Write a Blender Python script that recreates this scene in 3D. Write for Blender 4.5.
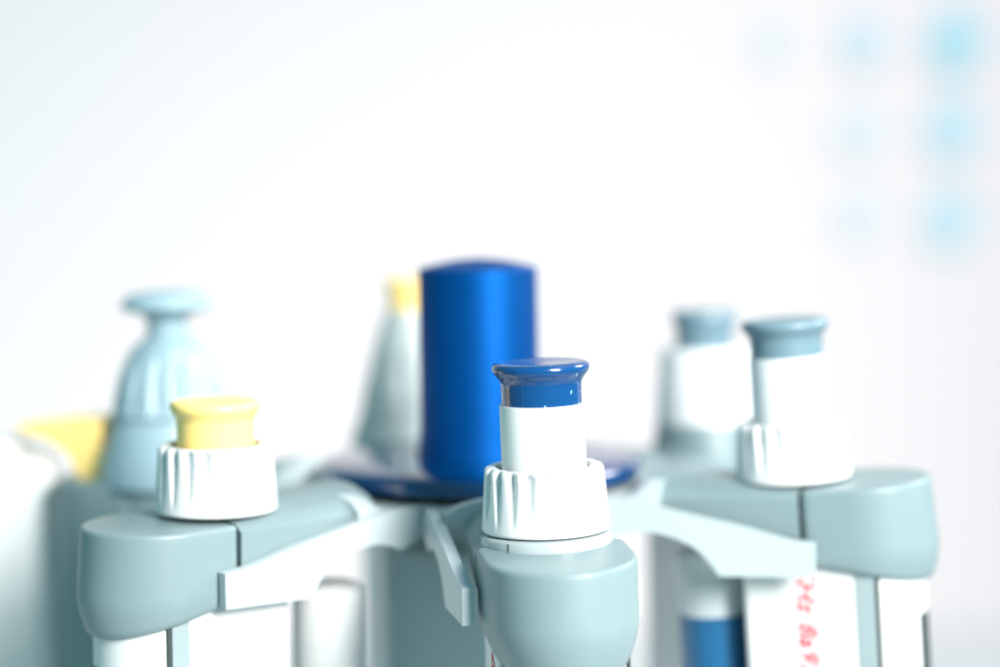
import bpy, bmesh, math, random
from mathutils import Vector, Matrix, Quaternion
random.seed(4)
for o in list(bpy.data.objects): bpy.data.objects.remove(o)
SC = bpy.context.scene
COL = SC.collection
S = 0.001                                   # everything below is written in millimetres
R = math.radians

# ------------------------------------------------------------------ camera
FPX = 1939.0
PITCH, ROLL = R(4.66), R(0.9)
CAM = Vector((4.3, -386.0, 60.0))
fw = Vector((0, math.cos(PITCH), -math.sin(PITCH)))
up = Vector((0, math.sin(PITCH), math.cos(PITCH)))
rt = Vector((1, 0, 0))
rt2 = rt*math.cos(ROLL) - up*math.sin(ROLL)
up2 = up*math.cos(ROLL) + rt*math.sin(ROLL)
cd = bpy.data.cameras.new('camera')
cam = bpy.data.objects.new('camera', cd); COL.objects.link(cam)
cam.matrix_world = Matrix(((rt2.x, up2.x, -fw.x, CAM.x*S), (rt2.y, up2.y, -fw.y, CAM.y*S),
                           (rt2.z, up2.z, -fw.z, CAM.z*S), (0, 0, 0, 1)))
cd.sensor_width = 36; cd.lens = FPX/1000*36
cd.clip_start = .01; cd.clip_end = 50
cd.dof.use_dof = True; cd.dof.focus_distance = 0.325; cd.dof.aperture_fstop = 4.7
SC.camera = cam
SC.render.resolution_x = 1024; SC.render.resolution_y = 683

def at(px, py, D):
    """photo pixel + depth from the camera -> point (mm)"""
    d = fw*FPX + rt2*(px-500) - up2*(py-333.5)
    return CAM + d*(D/d.y)

# ------------------------------------------------------------------ light
w = bpy.data.worlds.new('World'); SC.world = w; w.use_nodes = True
w.node_tree.nodes['Background'].inputs[0].default_value = (0.31, 0.80, 0.88, 1)
w.node_tree.nodes['Background'].inputs[1].default_value = 0.54
def lamp(name, loc, target, size, power, col):
    l = bpy.data.lights.new(name, 'AREA'); l.shape = 'RECTANGLE'; l.size = size[0]; l.size_y = size[1]
    l.energy = power; l.color = col
    o = bpy.data.objects.new(name, l); COL.objects.link(o)
    o.location = Vector(loc)
    o.rotation_euler = (Vector(target)-Vector(loc)).to_track_quat('-Z', 'Y').to_euler()
    return o
key = lamp('key_softbox', (0.345, -0.535, 0.29), (0, 0, 0), (0.22, 0.30), 2.25, (1.0, 0.95, 0.92)); key.data.spread = R(70)
lamp('rim_softbox', (0.46, 0.16, 0.30), (0, 0, 0), (0.2, 0.2), 0.35, (1.0, 0.95, 0.93)).data.spread = R(60)
lamp('background_lamp', (0.50, 0.10, 0.72), (0.26, 0.564, 0.13), (0.6, 0.3), 2.25, (1.0, 0.76, 0.78)).data.spread = R(100)
SC.view_settings.view_transform = 'Standard'; SC.view_settings.look = 'None'
SC.view_settings.exposure = 0.0; SC.view_settings.gamma = 1.0
SC.render.engine = 'CYCLES'

# ------------------------------------------------------------------ materials
def mat(name, col, rough=.4, var=.04, spec=.5, bump=.0, nscale=60, specks=0, coat=0, sss=0, rvar=.08):
    m = bpy.data.materials.new(name); m.use_nodes = True
    nt = m.node_tree; b = nt.nodes['Principled BSDF']
    tc = nt.nodes.new('ShaderNodeTexCoord')
    n = nt.nodes.new('ShaderNodeTexNoise'); n.inputs['Scale'].default_value = nscale; n.inputs['Detail'].default_value = 5
    nt.links.new(tc.outputs['Object'], n.inputs['Vector'])
    mx = nt.nodes.new('ShaderNodeMix'); mx.data_type = 'RGBA'
    mx.inputs[6].default_value = (*[c*(1-var) for c in col], 1)
    mx.inputs[7].default_value = (*[min(1, c*(1+var)) for c in col], 1)
    nt.links.new(n.outputs['Fac'], mx.inputs[0])
    out = mx.outputs[2]
    if specks:
        v = nt.nodes.new('ShaderNodeTexNoise'); v.inputs['Scale'].default_value = 900; v.inputs['Detail'].default_value = 1
        nt.links.new(tc.outputs['Object'], v.inputs['Vector'])
        rp = nt.nodes.new('ShaderNodeValToRGB')
        rp.color_ramp.elements[0].position = .73; rp.color_ramp.elements[1].position = .765
        nt.links.new(v.outputs['Fac'], rp.inputs[0])
        m2 = nt.nodes.new('ShaderNodeMix'); m2.data_type = 'RGBA'
        nt.links.new(rp.outputs[0], m2.inputs[0]); nt.links.new(out, m2.inputs[6])
        m2.inputs[7].default_value = (.35, .6, .75, 1)
        out = m2.outputs[2]
    nt.links.new(out, b.inputs['Base Color'])
    mr = nt.nodes.new('ShaderNodeMapRange')
    mr.inputs['To Min'].default_value = max(.02, rough-rvar); mr.inputs['To Max'].default_value = rough+rvar
    n3 = nt.nodes.new('ShaderNodeTexNoise'); n3.inputs['Scale'].default_value = nscale*3
    nt.links.new(tc.outputs['Object'], n3.inputs['Vector'])
    nt.links.new(n3.outputs['Fac'], mr.inputs['Value'])
    nt.links.new(mr.outputs['Result'], b.inputs['Roughness'])
    b.inputs['Specular IOR Level'].default_value = spec
    b.inputs['Coat Weight'].default_value = coat; b.inputs['Coat Roughness'].default_value = .08
    if sss:
        b.inputs['Subsurface Weight'].default_value = sss
        b.inputs['Subsurface Radius'].default_value = (.002, .002, .002)
        b.inputs['Subsurface Scale'].default_value = 1.0
    if bump:
        bn = nt.nodes.new('ShaderNodeTexNoise'); bn.inputs['Scale'].default_value = 4000
        nt.links.new(tc.outputs['Object'], bn.inputs['Vector'])
        bp = nt.nodes.new('ShaderNodeBump'); bp.inputs['Strength'].default_value = bump; bp.inputs['Distance'].default_value = .0001
        nt.links.new(bn.outputs['Fac'], bp.inputs['Height']); nt.links.new(bp.outputs[0], b.inputs['Normal'])
    return m
WHITE = mat('white_plastic', (.66, .68, .68), .42, .015)
PRONG = mat('off_white_plastic', (.40, .47, .485), .38, .02, bump=.05)
GREY = mat('grey_plastic', (.178, .250, .264), .40, .03, bump=.25, spec=.45)
GREYB = mat('blue_grey_plastic', (.13, .215, .26), .38, .03, bump=.1)
PALEB = mat('pale_grey_plastic', (.42, .48, .48), .36, .03)
PALE = mat('pale_blue_grey_plastic', (.25, .37, .42), .36, .03)
COLLAR = mat('light_grey_collar', (.33, .385, .40), .22, .03)
STEEL = mat('stand_column_grey', (.50, .57, .58), .45, .05, bump=.2)
BLUECAP = mat('glossy_blue_plastic', (.003, .05, .17), .17, .05, specks=1, coat=.15, rvar=.04)
BLUE = mat('anodised_blue_metal', (.0, .060, .24), .50, .04, spec=.1); BLUE.node_tree.nodes['Principled BSDF'].inputs['Metallic'].default_value = .62
NAVY = mat('navy_disc_plastic', (.0, .03, .11), .09, .05, coat=.4, rvar=.03)
YELLOW = mat('yellow_plastic', (.97, .69, .23), .35, .04)
DARK = mat('dark_rubber', (.03, .045, .045), .6, .1)
STRIP = mat('strip_grey', (.26, .33, .345), .4, .03)
LBLUE = mat('label_blue', (.003, .08, .19), .4, .05)
RED = mat('red_ink', (.48, .01, .03), .6, .25, nscale=900)
BROWN = mat('brown_plastic', (.10, .06, .035), .5, .1)
WALL = mat('painted_wall', (.84, .79, .785), .8, .01, nscale=6)
BENCH = mat('bench_laminate', (.62, .66, .67), .5, .03)
DOTS = [mat('cyan_paint_'+k, c, .7, .04, nscale=40) for k, c in (('strong', (.45, .71, .78)), ('mid', (.55, .74, .80)), ('soft', (.60, .74, .79)), ('faint', (.69, .77, .80)))]

# ------------------------------------------------------------------ mesh helpers
def link(name, bm, m, parent=None, smooth=True, bevel=0, segs=3, sharp=38, loc=(0, 0, 0)):
    bmesh.ops.remove_doubles(bm, verts=bm.verts, dist=1e-4)
    bmesh.ops.recalc_face_normals(bm, faces=bm.faces)
    for v in bm.verts: v.co *= S
    me = bpy.data.meshes.new(name); bm.to_mesh(me); bm.free()
    if smooth:
        for p in me.polygons: p.use_smooth = True
        if not bevel: me.set_sharp_from_angle(angle=R(sharp))
    me.materials.append(m)
    o = bpy.data.objects.new(name, me); COL.objects.link(o)
    o.location = Vector(loc)*S
    if bevel:
        b = o.modifiers.new('edge', 'BEVEL'); b.width = bevel*S; b.segments = segs; b.limit_method = 'ANGLE'; b.angle_limit = R(35)
        b.harden_normals = True
    if parent: o.parent = parent
    return o

def thing(name, label, cat, loc=(0, 0, 0), rz=0, group=None):
    o = bpy.data.objects.new(name, None); COL.objects.link(o)
    o.empty_display_size = .01
    o.location = Vector(loc)*S; o.rotation_euler = (0, 0, rz)
    return tag(o, label, cat, group)
def tag(o, label=None, cat=None, group=None, kind=None):
    if label: o['label'] = label
    if cat: o['category'] = cat
    if group: o['group'] = group
    if kind: o['kind'] = kind
    return o

def lathe(prof, seg=96, mod=None, cx=0, cy=0, bm=None, close=True):
    """revolve (r, z) pairs; mod(angle, r, z) -> r"""
    bm = bm or bmesh.new(); rings = []
    for r, z in prof:
        ring = []
        if r < 1e-6:
            ring = [bm.verts.new((cx, cy, z))]
        else:
            for i in range(seg):
                a = 2*math.pi*i/seg
                rr = mod(a, r, z) if mod else r
                ring.append(bm.verts.new((cx+rr*math.cos(a), cy+rr*math.sin(a), z)))
        rings.append(ring)
    for A, B in zip(rings, rings[1:]):
        for i in range(seg):
            j = (i+1) % seg
            if len(A) == 1 and len(B) == 1: continue
            if len(A) == 1: bm.faces.new((A[0], B[i], B[j]))
            elif len(B) == 1: bm.faces.new((A[i], A[j], B[0]))
            else: bm.faces.new((A[i], A[j], B[j], B[i]))
    return bm

def spline(pts, n=8):
    """Catmull-Rom through 2-D points"""
    out = []
    P = [pts[0]]+list(pts)+[pts[-1]]
    for k in range(1, len(P)-2):
        p0, p1, p2, p3 = P[k-1:k+3]
        for i in range(n):
            t = i/n
            out.append(tuple(.5*((2*b)+(-a+c)*t+(2*a-5*b+4*c-d)*t*t+(-a+3*b-3*c+d)*t**3) for a, b, c, d in zip(p0, p1, p2, p3)))
    out.append(pts[-1])
    return out

def prism_xz(poly, y0, y1, bm=None):
    """extrude an (x, z) outline along y"""
    bm = bm or bmesh.new()
    a = [bm.verts.new((x, y0, z)) for x, z in poly]; b = [bm.verts.new((x, y1, z)) for x, z in poly]
    n = len(poly)
    bm.faces.new(a); bm.faces.new(list(reversed(b)))
    for i in range(n):
        j = (i+1) % n; bm.faces.new((a[i], b[i], b[j], a[j]))
    return bm

def stadium(x0, c, hw, n=20, x0r=1.5):
    """plan outline: flat inner end at x0, sides at +-hw, round nose centred at x=c"""
    pts = []
    k = 5
    for i in range(k+1):
        a = math.pi + (math.pi/2)*(1-i/k)*-1 - 0
        pts.append((x0+x0r - x0r*math.sin(math.pi/2*(1-i/k)) , -hw + x0r - x0r*math.cos(math.pi/2*(1-i/k))))
    for i in range(7):
        pts.append((x0+x0r+(c-x0-x0r)*(i+1)/8, -hw))
    for i in range(n+1):
        a = -math.pi/2+math.pi*i/n
        pts.append((c+hw*math.cos(a), hw*math.sin(a)))
    for i in range(7):
        pts.append((c-(c-x0-x0r)*(i+1)/8, hw))
    for i in range(k+1):
        pts.append((x0+x0r - x0r*math.sin(math.pi/2*i/k), hw - x0r + x0r*math.cos(math.pi/2*i/k)))
    return pts

def stack(outlines):
    """loft lists of 3-D points (same count), cap both ends"""
    bm = bmesh.new(); rs = [[bm.verts.new(p) for p in o] for o in outlines]
    n = len(rs[0])
    for A, B in zip(rs, rs[1:]):
        for i in range(n):
            j = (i+1) % n; bm.faces.new((A[i], A[j], B[j], B[i]))
    for r_, f in ((rs[0], 0), (rs[-1], 1)):
        c = sum((v.co for v in r_), Vector())/n
        c = bm.verts.new(c)
        for i in range(n): bm.faces.new((r_[i], r_[(i+1) % n], c))
    return bm

# ------------------------------------------------------------------ pipette pieces (x = outwards from the stand, z = 0 under the dial)
L = 150.0
def hood_mesh(x0=3.2, c=13.0, hw=13.0, ztop=-2.3, slope=-.065, zin=-13.5, znose=-23.0):
    base = stadium(x0, c, hw)
    xm = c+hw
    def zt(x): return ztop + slope*(x-x0)
    def zb(x):
        t = max(0, min(1, (x-x0)/(xm-x0)))
        return zin + (znose-zin)*(t**.9)
    outs = []
    er = .8
    # rounded top edge
    ctr = ((x0+xm)/2, 0)
    def inset(p, d):
        x, y = p
        # move towards the medial line
        if x > c: vx, vy = x-c, y
        else: vx, vy = 0, y
        l = math.hypot(vx, vy) or 1
        nx = x - vx/l*d; ny = y - vy/l*d
        if x < x0+1.6: nx = max(nx, x0+d*.7)
        return nx, ny
    for k in range(7):
        a = math.pi/2*k/6
        d = er*(1-math.sin(a)); h = er*(1-math.cos(a))
        outs.append([(*inset(p, d), zt(p[0])-h) for p in base])
    N = 16
    for k in range(1, N+1):
        t = k/N
        o = []
        for p in base:
            z1, z0 = zt(p[0])-er, zb(p[0])
            z = z1+(z0-z1)*t
            # the lower part curls inwards like the bottom of a shield
            q = max(0, (-z-12.5)/9.5)
            d = 3.3*q**1.6*(1 if p[0] > x0+1.6 else 0)*min(1, max(0, (p[0]-x0)/6)) 
            X, Y = inset(p, d)
            o.append((X + 1.4*t*max(0, (p[0]-c)/hw), Y, z))
        outs.append(o)
    o2 = [(*inset((x, y), .8), z-.5) for (x, y, z) in outs[-1]]
    outs.append(o2)
    o3 = [(*inset((x, y), 1.2), z+.1) for (x, y, z) in o2]
    outs.append(o3)
    return stack(outs)

def dial_mesh(rb=10.9, rtp=10.2, h=11.0, inner=8.2, n=20, depth=1.55, z0=0.0):
    prof = [(0, z0+.3), (rb-.5, z0+.0), (rb-.12, z0+.08), (rb, z0+.4)]
    N = 34
    for k in range(1, N+1):
        t = k/N
        prof.append((rb+(rtp-rb)*t, z0+.4+(h-1.3)*t))
    for k in range(1, 6):
        a = math.pi/2*k/5
        prof.append((rtp-.9*(1-math.cos(a)), z0+h-.9+.9*math.sin(a)))
    prof += [(inner+.35, z0+h), (inner+.08, z0+h-.15), (inner, z0+h-.6), (inner, z0+h-5), (0, z0+h-5)]
    pitch = 2*math.pi/n
    def mod(a, r, z):
        if r < inner+.3: return r
        t = (z-z0)/h
        g = max(0, (t-.10)/.90)**1.05
        if z > z0+h-.9: g *= max(0, 1-(z-(z0+h-.9))/.9*.75)
        ph = ((a - .09*(1-t)) % pitch)/pitch     # leaning flutes, asymmetric groove
        wd = .12+.16*t
        e = ph-.5
        e = e/(wd*.42) if e < 0 else e/(wd*1.25)
        return r - depth*g*math.exp(-e*e)
    return lathe(prof, n*22, mod)

def cap_mesh(dz=0, stem=19.0, k=1.0, fl=1.0):
    pr = [(0, stem), (6.85*k, stem), (6.85*k, 24.6+dz), (6.9*k, 25.1+dz)]
    pr += spline([(6.95*k, 25.3+dz), (6.95+.4*fl, 26.0+dz), (6.95+1.0*fl, 26.75+dz), (6.95+1.3*fl, 27.35+dz), (6.95+1.25*fl, 27.95+dz), (6.95+.85*fl, 28.4+dz), (7.0, 28.6+dz)], 6)[0:]
    pr += [(6.0*k, 28.55+dz), (4*k, 28.4+dz), (2*k, 28.3+dz), (0, 28.28+dz)]
    def mould(a, r, z):      # the two mould seams
        return r+.07*math.exp(-((a-5.62)/.02)**2)+.05*math.exp(-((a-2.48)/.02)**2) if r > 6 else r
    return lathe(pr, 256, mould)

def sleeve_mesh(top, r=7.2, bot=5.5):
    return lathe([(0, bot), (r, bot), (r, top-.25), (r-.08, top-.06), (r-.25, top), (0, top)], 96)

def ring_mesh(r, z0, z1, ri=None, e=.25):
    return lathe([(0, z0), (r-e, z0), (r, z0+e), (r, z1-e), (r-e, z1), (0, z1)], 96)

def handle_mesh(x0=-9.0, c=13.5, hw=10.3, z0=-12.0, z1=-92.0):
    b = stadium(x0, c, hw)
    return stack([[(x, y, z0) for x, y in b], [(x, y, (z0+z1)/2) for x, y in b], [(x*.93, y*.93, z1+6) for x, y in b], [(x*.7, y*.7, z1) for x, y in b]])

def bridge_mesh(xi=-27.5, xo=2.75, hw=12.6, zo=-2.7):
    """grey back of the head, bowed across, running in to the hub"""
    N, M = 18, 12
    top, bot = [], []
    bm = bmesh.new()
    for i in range(N+1):
        t = i/N; x = xo+(xi-xo)*t
        w_ = hw*(1-.12*t*t)
        zc = zo+(-.5-zo)*t*t; cr = .35+2.6*t
        row = []
        for j in range(M+1):
            u_ = -1+2*j/M
            y = w_*u_; e = max(0, abs(u_)-.86)/.14
            row.append(bm.verts.new((x, y, zc+cr*(1-u_*u_)-1.2*e*e)))
        low = [bm.verts.new((x, y_, -9.5+5.5*t)) for y_ in (w_*.985, -w_*.985)]
        top.append(row); bot.append(low)
    for A, B, a, b in zip(top, top[1:], bot, bot[1:]):
        for j in range(M): bm.faces.new((A[j], A[j+1], B[j+1], B[j]))
        bm.faces.new((A[M], a[0], b[0], B[M])); bm.faces.new((a[0], a[1], b[1], b[0])); bm.faces.new((a[1], A[0], B[0], b[1]))
    for A, a in ((top[0], bot[0]), (top[-1], bot[-1])): bm.faces.new(A+a)
    return bm

def side_strip(t, side, m=STRIP, x0=12.2, x1=15.7, z0=-13, z1=-86, name='side_strip'):
    bm = bmesh.new()
    y0, y1 = (10.1*side, 10.55*side)
    prism_xz([(x0, z0), (x1, z0), (x1, z1), (x0, z1)], min(y0, y1), max(y0, y1), bm)
    return link(name, bm, m, t, bevel=.15, loc=(0, 0, L))

def nose_insert(t, z0=-25.5):
    pts = []
    for i in range(13):
        a = R(-24)+R(48)*i/12
        pts.append((13.5+10.45*math.cos(a), 10.45*math.sin(a)))
    inn = [(x-1.2, y*.9) for x, y in reversed(pts)]
    o = pts+inn
    bm = stack([[(x, y, z0) for x, y in o], [(x, y, -84) for x, y in o]])
    return link('grip_insert', bm, DARK, t, loc=(0, 0, L), sharp=40)

def base_head(name, label, th, rad, hood_m=GREY, handle_m=WHITE, bridge=True, strips=True, insert=True, rear_blue=False, rear=True, tilt=0, rear_x=-22, rear_z=-13.9, up=0, ztop=-1.8, slope=-.04, znose=-20.5, hhw=10.3, turn=0):
    x, y = rad*math.sin(th), -rad*math.cos(th)
    t = thing(name, label, 'pipette', (x, y, -L), th-math.pi/2, 'pipettes hanging round the stand')
    t.matrix_world = Matrix.Translation(Vector((x, y, up))*S) @ Matrix.Rotation(R(-tilt), 4, 'Y') @ Matrix.Rotation(th-math.pi/2+R(turn), 4, 'Z') @ Matrix.Translation((0, 0, -L*S))
    lo = (0, 0, L)
    link('finger_rest', hood_mesh(ztop=ztop, slope=slope, znose=znose, hw=12.7), hood_m, t, loc=lo, sharp=50)
    if bridge: link('head_bridge', bridge_mesh(zo=ztop-.1), hood_m, t, loc=lo, sharp=42)
    h = link('handle', handle_mesh(hw=hhw), handle_m, t, loc=lo, sharp=42)
    if strips:
        for s in (-1, 1):
            st = side_strip(t, s, m=STRIP)
            dk = side_strip(t, s, m=DARK, x0=15.75, x1=16.6, name='strip_gap')
            dk.parent = st; dk.location = (0, 0, 0)
    if insert: nose_insert(t)
    link('tip_cone', lathe([(0, -86), (7, -86), (6, -100), (3.4, -118), (2.2, -149), (0, -149)], 48), WHITE, t, loc=(2, 0, L))
    if rear:
        rc = link('ejector_tube', lathe([(0, rear_z), (5.4, rear_z), (6.5, rear_z-.7), (6.7, rear_z-1.5), (6.7, -95), (5, -98), (0, -98)], 64, cx=rear_x), PRONG if rear_blue else WHITE, t, loc=lo)
        if rear_blue:
            b = link('colour_band', lathe([(6.65, -26), (6.82, -26.1), (6.82, -60), (6.65, -60.1)], 64, cx=rear_x), LBLUE, rc)
            k = link('clip_pin', lathe([(0, -25), (.8, -25), (.8, -70), (0, -70)], 20, cx=rear_x+7.6, cy=-3), BROWN, rc)
    return t

def std_pipette(name, label, th, rad, capm, dz=0, stem=19.0, sleeve_top=21.5, ring=True, fl=1.0, dh=11.0, **kw):
    t = base_head(name, label, th, rad, **kw); lo = (0, 0, L)
    link('volume_dial', dial_mesh(h=dh), WHITE, t, loc=lo, sharp=60)
    if ring:
        c = link('collar', lathe([(0, -3.2), (11.1, -3.2), (11.3, -2.9), (11.3, -.9), (11.1, -.5), (10.6, -.3), (10.2, -.25), (0, -.2)], 96, cx=.6), COLLAR, t, loc=lo)
        a_ = R(-44)
        link('collar_split', lathe([(0, -2.5), (.13, -2.5), (.13, -.6), (0, -.6)], 8, cx=.6+11.28*math.cos(a_), cy=11.28*math.sin(a_)), DARK, c)
    if sleeve_top: link('plunger_sleeve', sleeve_mesh(sleeve_top), WHITE, t, loc=lo)
    link('plunger_cap', cap_mesh(dz, stem, fl=fl), capm, t, loc=lo)
    return t

# ------------------------------------------------------------------ the setting
bm = bmesh.new(); bmesh.ops.create_grid(bm, x_segments=2, y_segments=2, size=1)
for v in bm.verts: v.co = Vector((v.co.x*1100, 566, v.co.y*600+100))
tag(link('wall', bm, WALL, smooth=False), kind='structure')
bm = bmesh.new(); bmesh.ops.create_grid(bm, x_segments=2, y_segments=2, size=1)
for v in bm.verts: v.co = Vector((v.co.x*900, v.co.y*480+86, -166))
tag(link('bench', bm, BENCH, smooth=False), kind='structure')

spots = [(956, 42, 0, 1.0, 'boldest cyan spot on the wall, top of the column by the picture edge'),
         (953, 129, 1, .97, 'cyan spot on the wall, middle of the three in the outer column'),
         (950, 220, 1, .93, 'cyan spot on the wall, lowest of the three in the outer column'),
         (864, 42, 2, .80, 'pale cyan spot on the wall, top of the inner column'),
         (861, 132, 3, .78, 'very pale cyan spot on the wall, middle of the inner column'),
         (860, 216, 3, .70, 'faint cyan spot on the wall, lowest of the inner column'),
         (774, 42, 3, .55, 'faintest small cyan spot on the wall, alone beyond the two columns')]
for px, py, k, s, lab in spots:
    p = at(px, py, 386+564.4)
    bm = bmesh.new(); a = []; b = []
    for i in range(48):
        c_, s_ = math.cos(i*math.pi/24), math.sin(i*math.pi/24)
        a.append((15.0*s*c_, -.5, 16.6*s*s_)); b.append((15.2*s*c_, .5, 16.8*s*s_))
    bm = stack([a, b])
    tag(link('wall_spot', bm, DOTS[k], loc=p), lab, 'wall spot', 'round cyan spots on the wall')

# ------------------------------------------------------------------ the stand
TH0 = R(10.2)
stand = thing('pipette_stand', 'round carousel stand with a tall blue centre knob, blue disc and six pale forked holders', 'pipette stand', (0, 0, -166))
up_ = (0, 0, 166)
link('knob', lathe([(0, 4.0), (12.6, 4.0), (12.5, 6), (12.0, 10), (11.9, 41.2)] + [(11.9-.7*(1-math.cos(a)), 41.2+.7*math.sin(a)) for a in [R(15*i) for i in range(1, 7)]] +
     [(10.5, 42.1), (8.5, 42.6), (5, 43.3), (2, 43.6), (0, 43.7)], 128), BLUE, stand, loc=up_)
d = link('hub_disc', lathe([(0, .5), (31.8, .5), (32.2, .8), (32.3, 2.4), (31.9, 3.3), (31.3, 3.7), (22, 4.0), (14, 4.2), (0, 4.3)], 128), NAVY, stand, loc=up_)
link('column', lathe([(0, -158), (20, -158), (20, -14), (19, -12.6), (13, -12), (13, -3), (0, -3)], 96), STEEL, stand, loc=up_)
link('base', lathe([(0, -166), (70, -166), (72, -164), (70, -161), (24, -157), (19.5, -150), (0, -150)], 96), STEEL, stand, loc=up_)

def prong_bm(side):
    top = spline([(27, -.9), (30, -.8), (36, -1.3), (46, -3.2), (56, -5.0), (64, -6.9), (70, -7.6)], 5)
    low = [(70, -13.9), (52.5, -14.5)]
    arch = spline([(52.5, -14.5), (50.3, -11.6), (47, -9.0), (42.5, -7.4), (37, -6.9), (32, -8.6)], 6)[1:]
    poly = top+low+arch+[(29, -7.5), (27, -6)]
    bm = bmesh.new()
    # outline given its thickness in steps, so that the tip can flare outwards
    y0, y1 = 13.4*side, 15.5*side
    def fl(x): return side*(.0 if x < 58 else -.02*(x-58))
    a = [bm.verts.new((x, y0+fl(x)*.6, z)) for x, z in poly]; b = [bm.verts.new((x, y1+fl(x), z)) for x, z in poly]
    bm.faces.new(a); bm.faces.new(list(reversed(b)))
    for i in range(len(poly)):
        j = (i+1) % len(poly); bm.faces.new((a[i], b[i], b[j], a[j]))
    bmesh.ops.triangulate(bm, faces=[f for f in bm.faces if len(f.verts) > 4])
    return bm
def deck_bm():
    bm = bmesh.new(); N, M = 26, 12; T = []; B = []
    for i in range(N+1):
        x = 14+(40-14)*i/N
        hw = min(13.2, x*math.tan(R(29.5)))
        rise = max(0, min(1, (x-33.4)/3))
        T.append([bm.verts.new((x, hw*(-1+2*j/M), -.9+rise*3.0*(1-(-1+2*j/M)**2)**.6)) for j in range(M+1)])
        B.append([bm.verts.new((x, hw*(-1+2*j/M), -3.2)) for j in range(M+1)])
    for i in range(N):
        for j in range(M):
            bm.faces.new((T[i][j], T[i][j+1], T[i+1][j+1], T[i+1][j])); bm.faces.new((B[i][j], B[i+1][j], B[i+1][j+1], B[i][j+1]))
        for j in (0, M): bm.faces.new((T[i][j], T[i+1][j], B[i+1][j], B[i][j]))
    for i in (0, N):
        for j in range(M): bm.faces.new((T[i][j], B[i][j], B[i][j+1], T[i][j+1]))
    return bm
for k in range(6):
    th = TH0+k*R(60)
    h = link('holder', deck_bm(), PRONG, stand, loc=up_, sharp=45)
    h.rotation_euler = (0, 0, th-math.pi/2)
    for s in (-1, 1):
        link('prong', prong_bm(s), PRONG, h, bevel=.55)

# ------------------------------------------------------------------ the pipettes
front = std_pipette('pipette', 'sharp pipette in front with glossy dark blue plunger cap on a tall white sleeve', R(11), 61.0, BLUECAP, tilt=1.2, turn=-3, znose=-22.5)
left = std_pipette('pipette', 'pipette with short yellow plunger cap sunk in its white fluted dial', R(-49.8), 62.0, YELLOW, dz=-8.8, stem=9, fl=.8, dh=12.0, sleeve_top=None, up=.8, tilt=-.7, rear_x=-24.3, rear_z=-16.8, ring=False, ztop=-.9, slope=0, znose=-19.2)
right = std_pipette('pipette', 'pipette with grey blue plunger cap on long white sleeve and red writing on its handle', R(71.6), 63.0, GREYB, dz=1.6, stem=20, sleeve_top=23.2, up=1.9, rear_blue=True, rear_x=-17, tilt=3, ring=False, ztop=-.8, slope=.03, znose=-18.7)

def writing(parent, text, size, x, z, y):
    c = bpy.data.curves.new('red_writing', 'FONT'); c.body = text; c.size = size*S; c.extrude = .00003; c.offset = .00010
    c.shear = .25; c.space_character = 1.05
    tmp = bpy.data.objects.new('writing_outline', c); COL.objects.link(tmp)
    dg = bpy.context.evaluated_depsgraph_get(); dg.update()
    me = bpy.data.meshes.new_from_object(tmp.evaluated_get(dg))
    bpy.data.objects.remove(tmp); me.materials.clear(); me.materials.append(RED)
    o = bpy.data.objects.new('red_writing', me); COL.objects.link(o); o.parent = parent
    # text runs downwards along the near face of the handle
    o.matrix_local = Matrix(((0, 1, 0, x*S), (0, 0, -1, y*S), (-1, 0, 0, z*S), (0, 0, 0, 1)))
    return o
for p in (front, right):
    hd = [c for c in p.children if c.name.startswith('handle')][0]
    writing(hd, 'SHz 8a92', 5.2, 1.3, -15.2, -10.34)

# tall-cone model seen behind on the left: mushroom button, yellow hook
t = base_head('pipette', 'blue grey pipette with mushroom button, ribbed cone and yellow finger hook', R(-107), 68.6, hood_m=GREY, handle_m=GREY, hhw=12.6, insert=False, strips=False, rear=False)
lo = (0, 0, L)
link('head_body', lathe([(0, -3), (15.0, -3), (14.6, 1), (13.2, 6), (12.0, 9.5), (11.5, 10.6), (0, 10.8)], 96), PALE, t, loc=lo)
def ribs(n, d, z1):
    def mod(a, r, z):
        g = math.sin(min(1, max(0, (z-z1)/12))*math.pi)**.6 if z > z1 else 0
        fine = .22*abs(math.sin(a*36)) if z < z1+2 else 0
        return r - d*g*(abs(math.cos(a*n/2))**4) - fine
    return mod
link('volume_dial', lathe([(0, 10.8), (11.2, 10.8)]+spline([(11.9, 11.2), (11.6, 13.5), (10.9, 17), (9.6, 21), (7.6, 24.6), (5.5, 26.6), (4.5, 27.4)], 8)+[(0, 27.5)], 288, ribs(14, 1.2, 11.8)), PALE, t, loc=lo, sharp=60)
link('plunger_button', lathe([(0, 27), (4.2, 27)]+spline([(4.2, 29.5), (4.4, 31.3), (6.0, 32.2), (8.3, 32.9), (9.5, 33.7), (9.2, 34.8), (7.4, 36.3), (3.6, 37.0), (0, 37.2)], 6), 96), PALE, t, loc=lo)
hk = [(14, 10.2), (24, 9.8), (33.5, 8.6), (34, 7.4), (26, 5.4), (21.5, 2.6), (19.5, -2), (18.5, -6.5), (14, -6.5), (13.2, 2)]
link('finger_hook', prism_xz(hk, -5.5, 5.5), YELLOW, t, bevel=1.4, segs=4, loc=lo)

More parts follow.
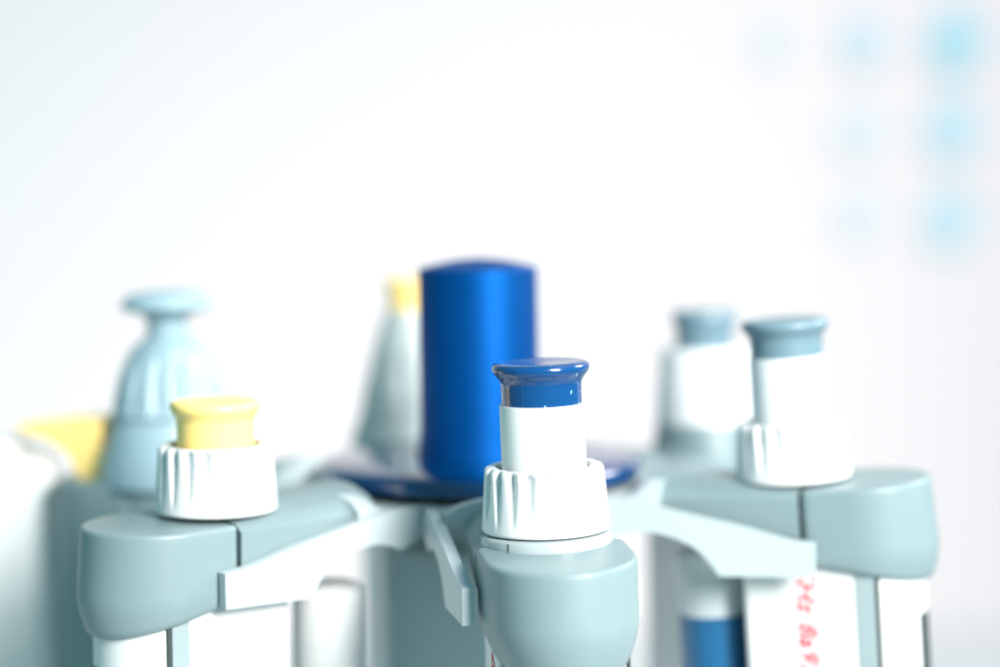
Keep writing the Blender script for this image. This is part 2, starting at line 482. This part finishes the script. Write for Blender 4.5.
# tall-cone model hidden behind the blue knob
p = at(414, 420, 447)
th = math.atan2(p.x, -p.y); rad = math.hypot(p.x, p.y)
t = base_head('pipette', 'pale pipette half hidden behind the blue knob, its small yellow cap showing', th, rad, insert=False, strips=False, rear=False)
link('head_body', lathe([(0, -3), (15.0, -3), (14.4, 1), (12.6, 5), (0, 5.2)], 96), PALEB, t, loc=lo)
link('volume_dial', lathe([(0, 5.2), (12.4, 5.2)]+spline([(12.4, 5.6), (11.6, 11), (10.0, 17), (8.2, 23), (6.6, 27.5), (6.0, 29.4)], 8)+[(0, 29.5)], 288, ribs(14, 1.0, 6.5)), PALEB, t, loc=lo, sharp=60)
link('plunger_cap', lathe([(0, 29), (5.4, 29), (5.4, 33.5), (6.2, 35), (6.2, 36.2), (5.6, 36.7), (0, 36.8)], 96), YELLOW, t, loc=lo)

# far right pipette with stubby cap
p = at(705, 451, 427)
th = math.atan2(p.x, -p.y); rad = math.hypot(p.x, p.y)
t = base_head('pipette', 'blurred pipette with stubby grey cap on a wide smooth white collar behind the others', th, rad, insert=False, strips=False, rear=False)
link('head_body', lathe([(0, -3), (12.0, -3), (11.4, 1), (10.6, 5.2), (0, 5.2)], 96), GREY, t, loc=lo)
link('volume_dial', lathe([(0, 5.2), (10.8, 5.2), (10.7, 7), (9.7, 20.2), (9.2, 21.2), (7.9, 21.5), (0, 21.5)], 96), WHITE, t, loc=lo)
link('plunger_cap', lathe([(0, 21), (6.3, 21), (6.3, 25.6), (7.0, 27.2), (7.2, 28.6), (6.7, 29.6), (0, 29.8)], 96), GREYB, t, loc=lo)

# pale object cut off by the left edge of the picture
p = at(2, 452, 420)
bot = thing('bottle', 'plain white square plastic bottle cut off by the picture edge beside the yellow hook', 'bottle', (p.x, p.y, -166), R(17))
zz = p.z+166
bm = bmesh.new(); bmesh.ops.create_cube(bm, size=1)
for v in bm.verts: v.co = Vector((v.co.x*23, v.co.y*23, (v.co.z+.5)*zz))
link('body', bm, WHITE, bot, bevel=4, segs=6)
link('screw_cap', lathe([(0, zz-.5), (6, zz-.5), (6, zz+2.2), (5.4, zz+2.8), (0, zz+2.8)], 48), WHITE, bot)
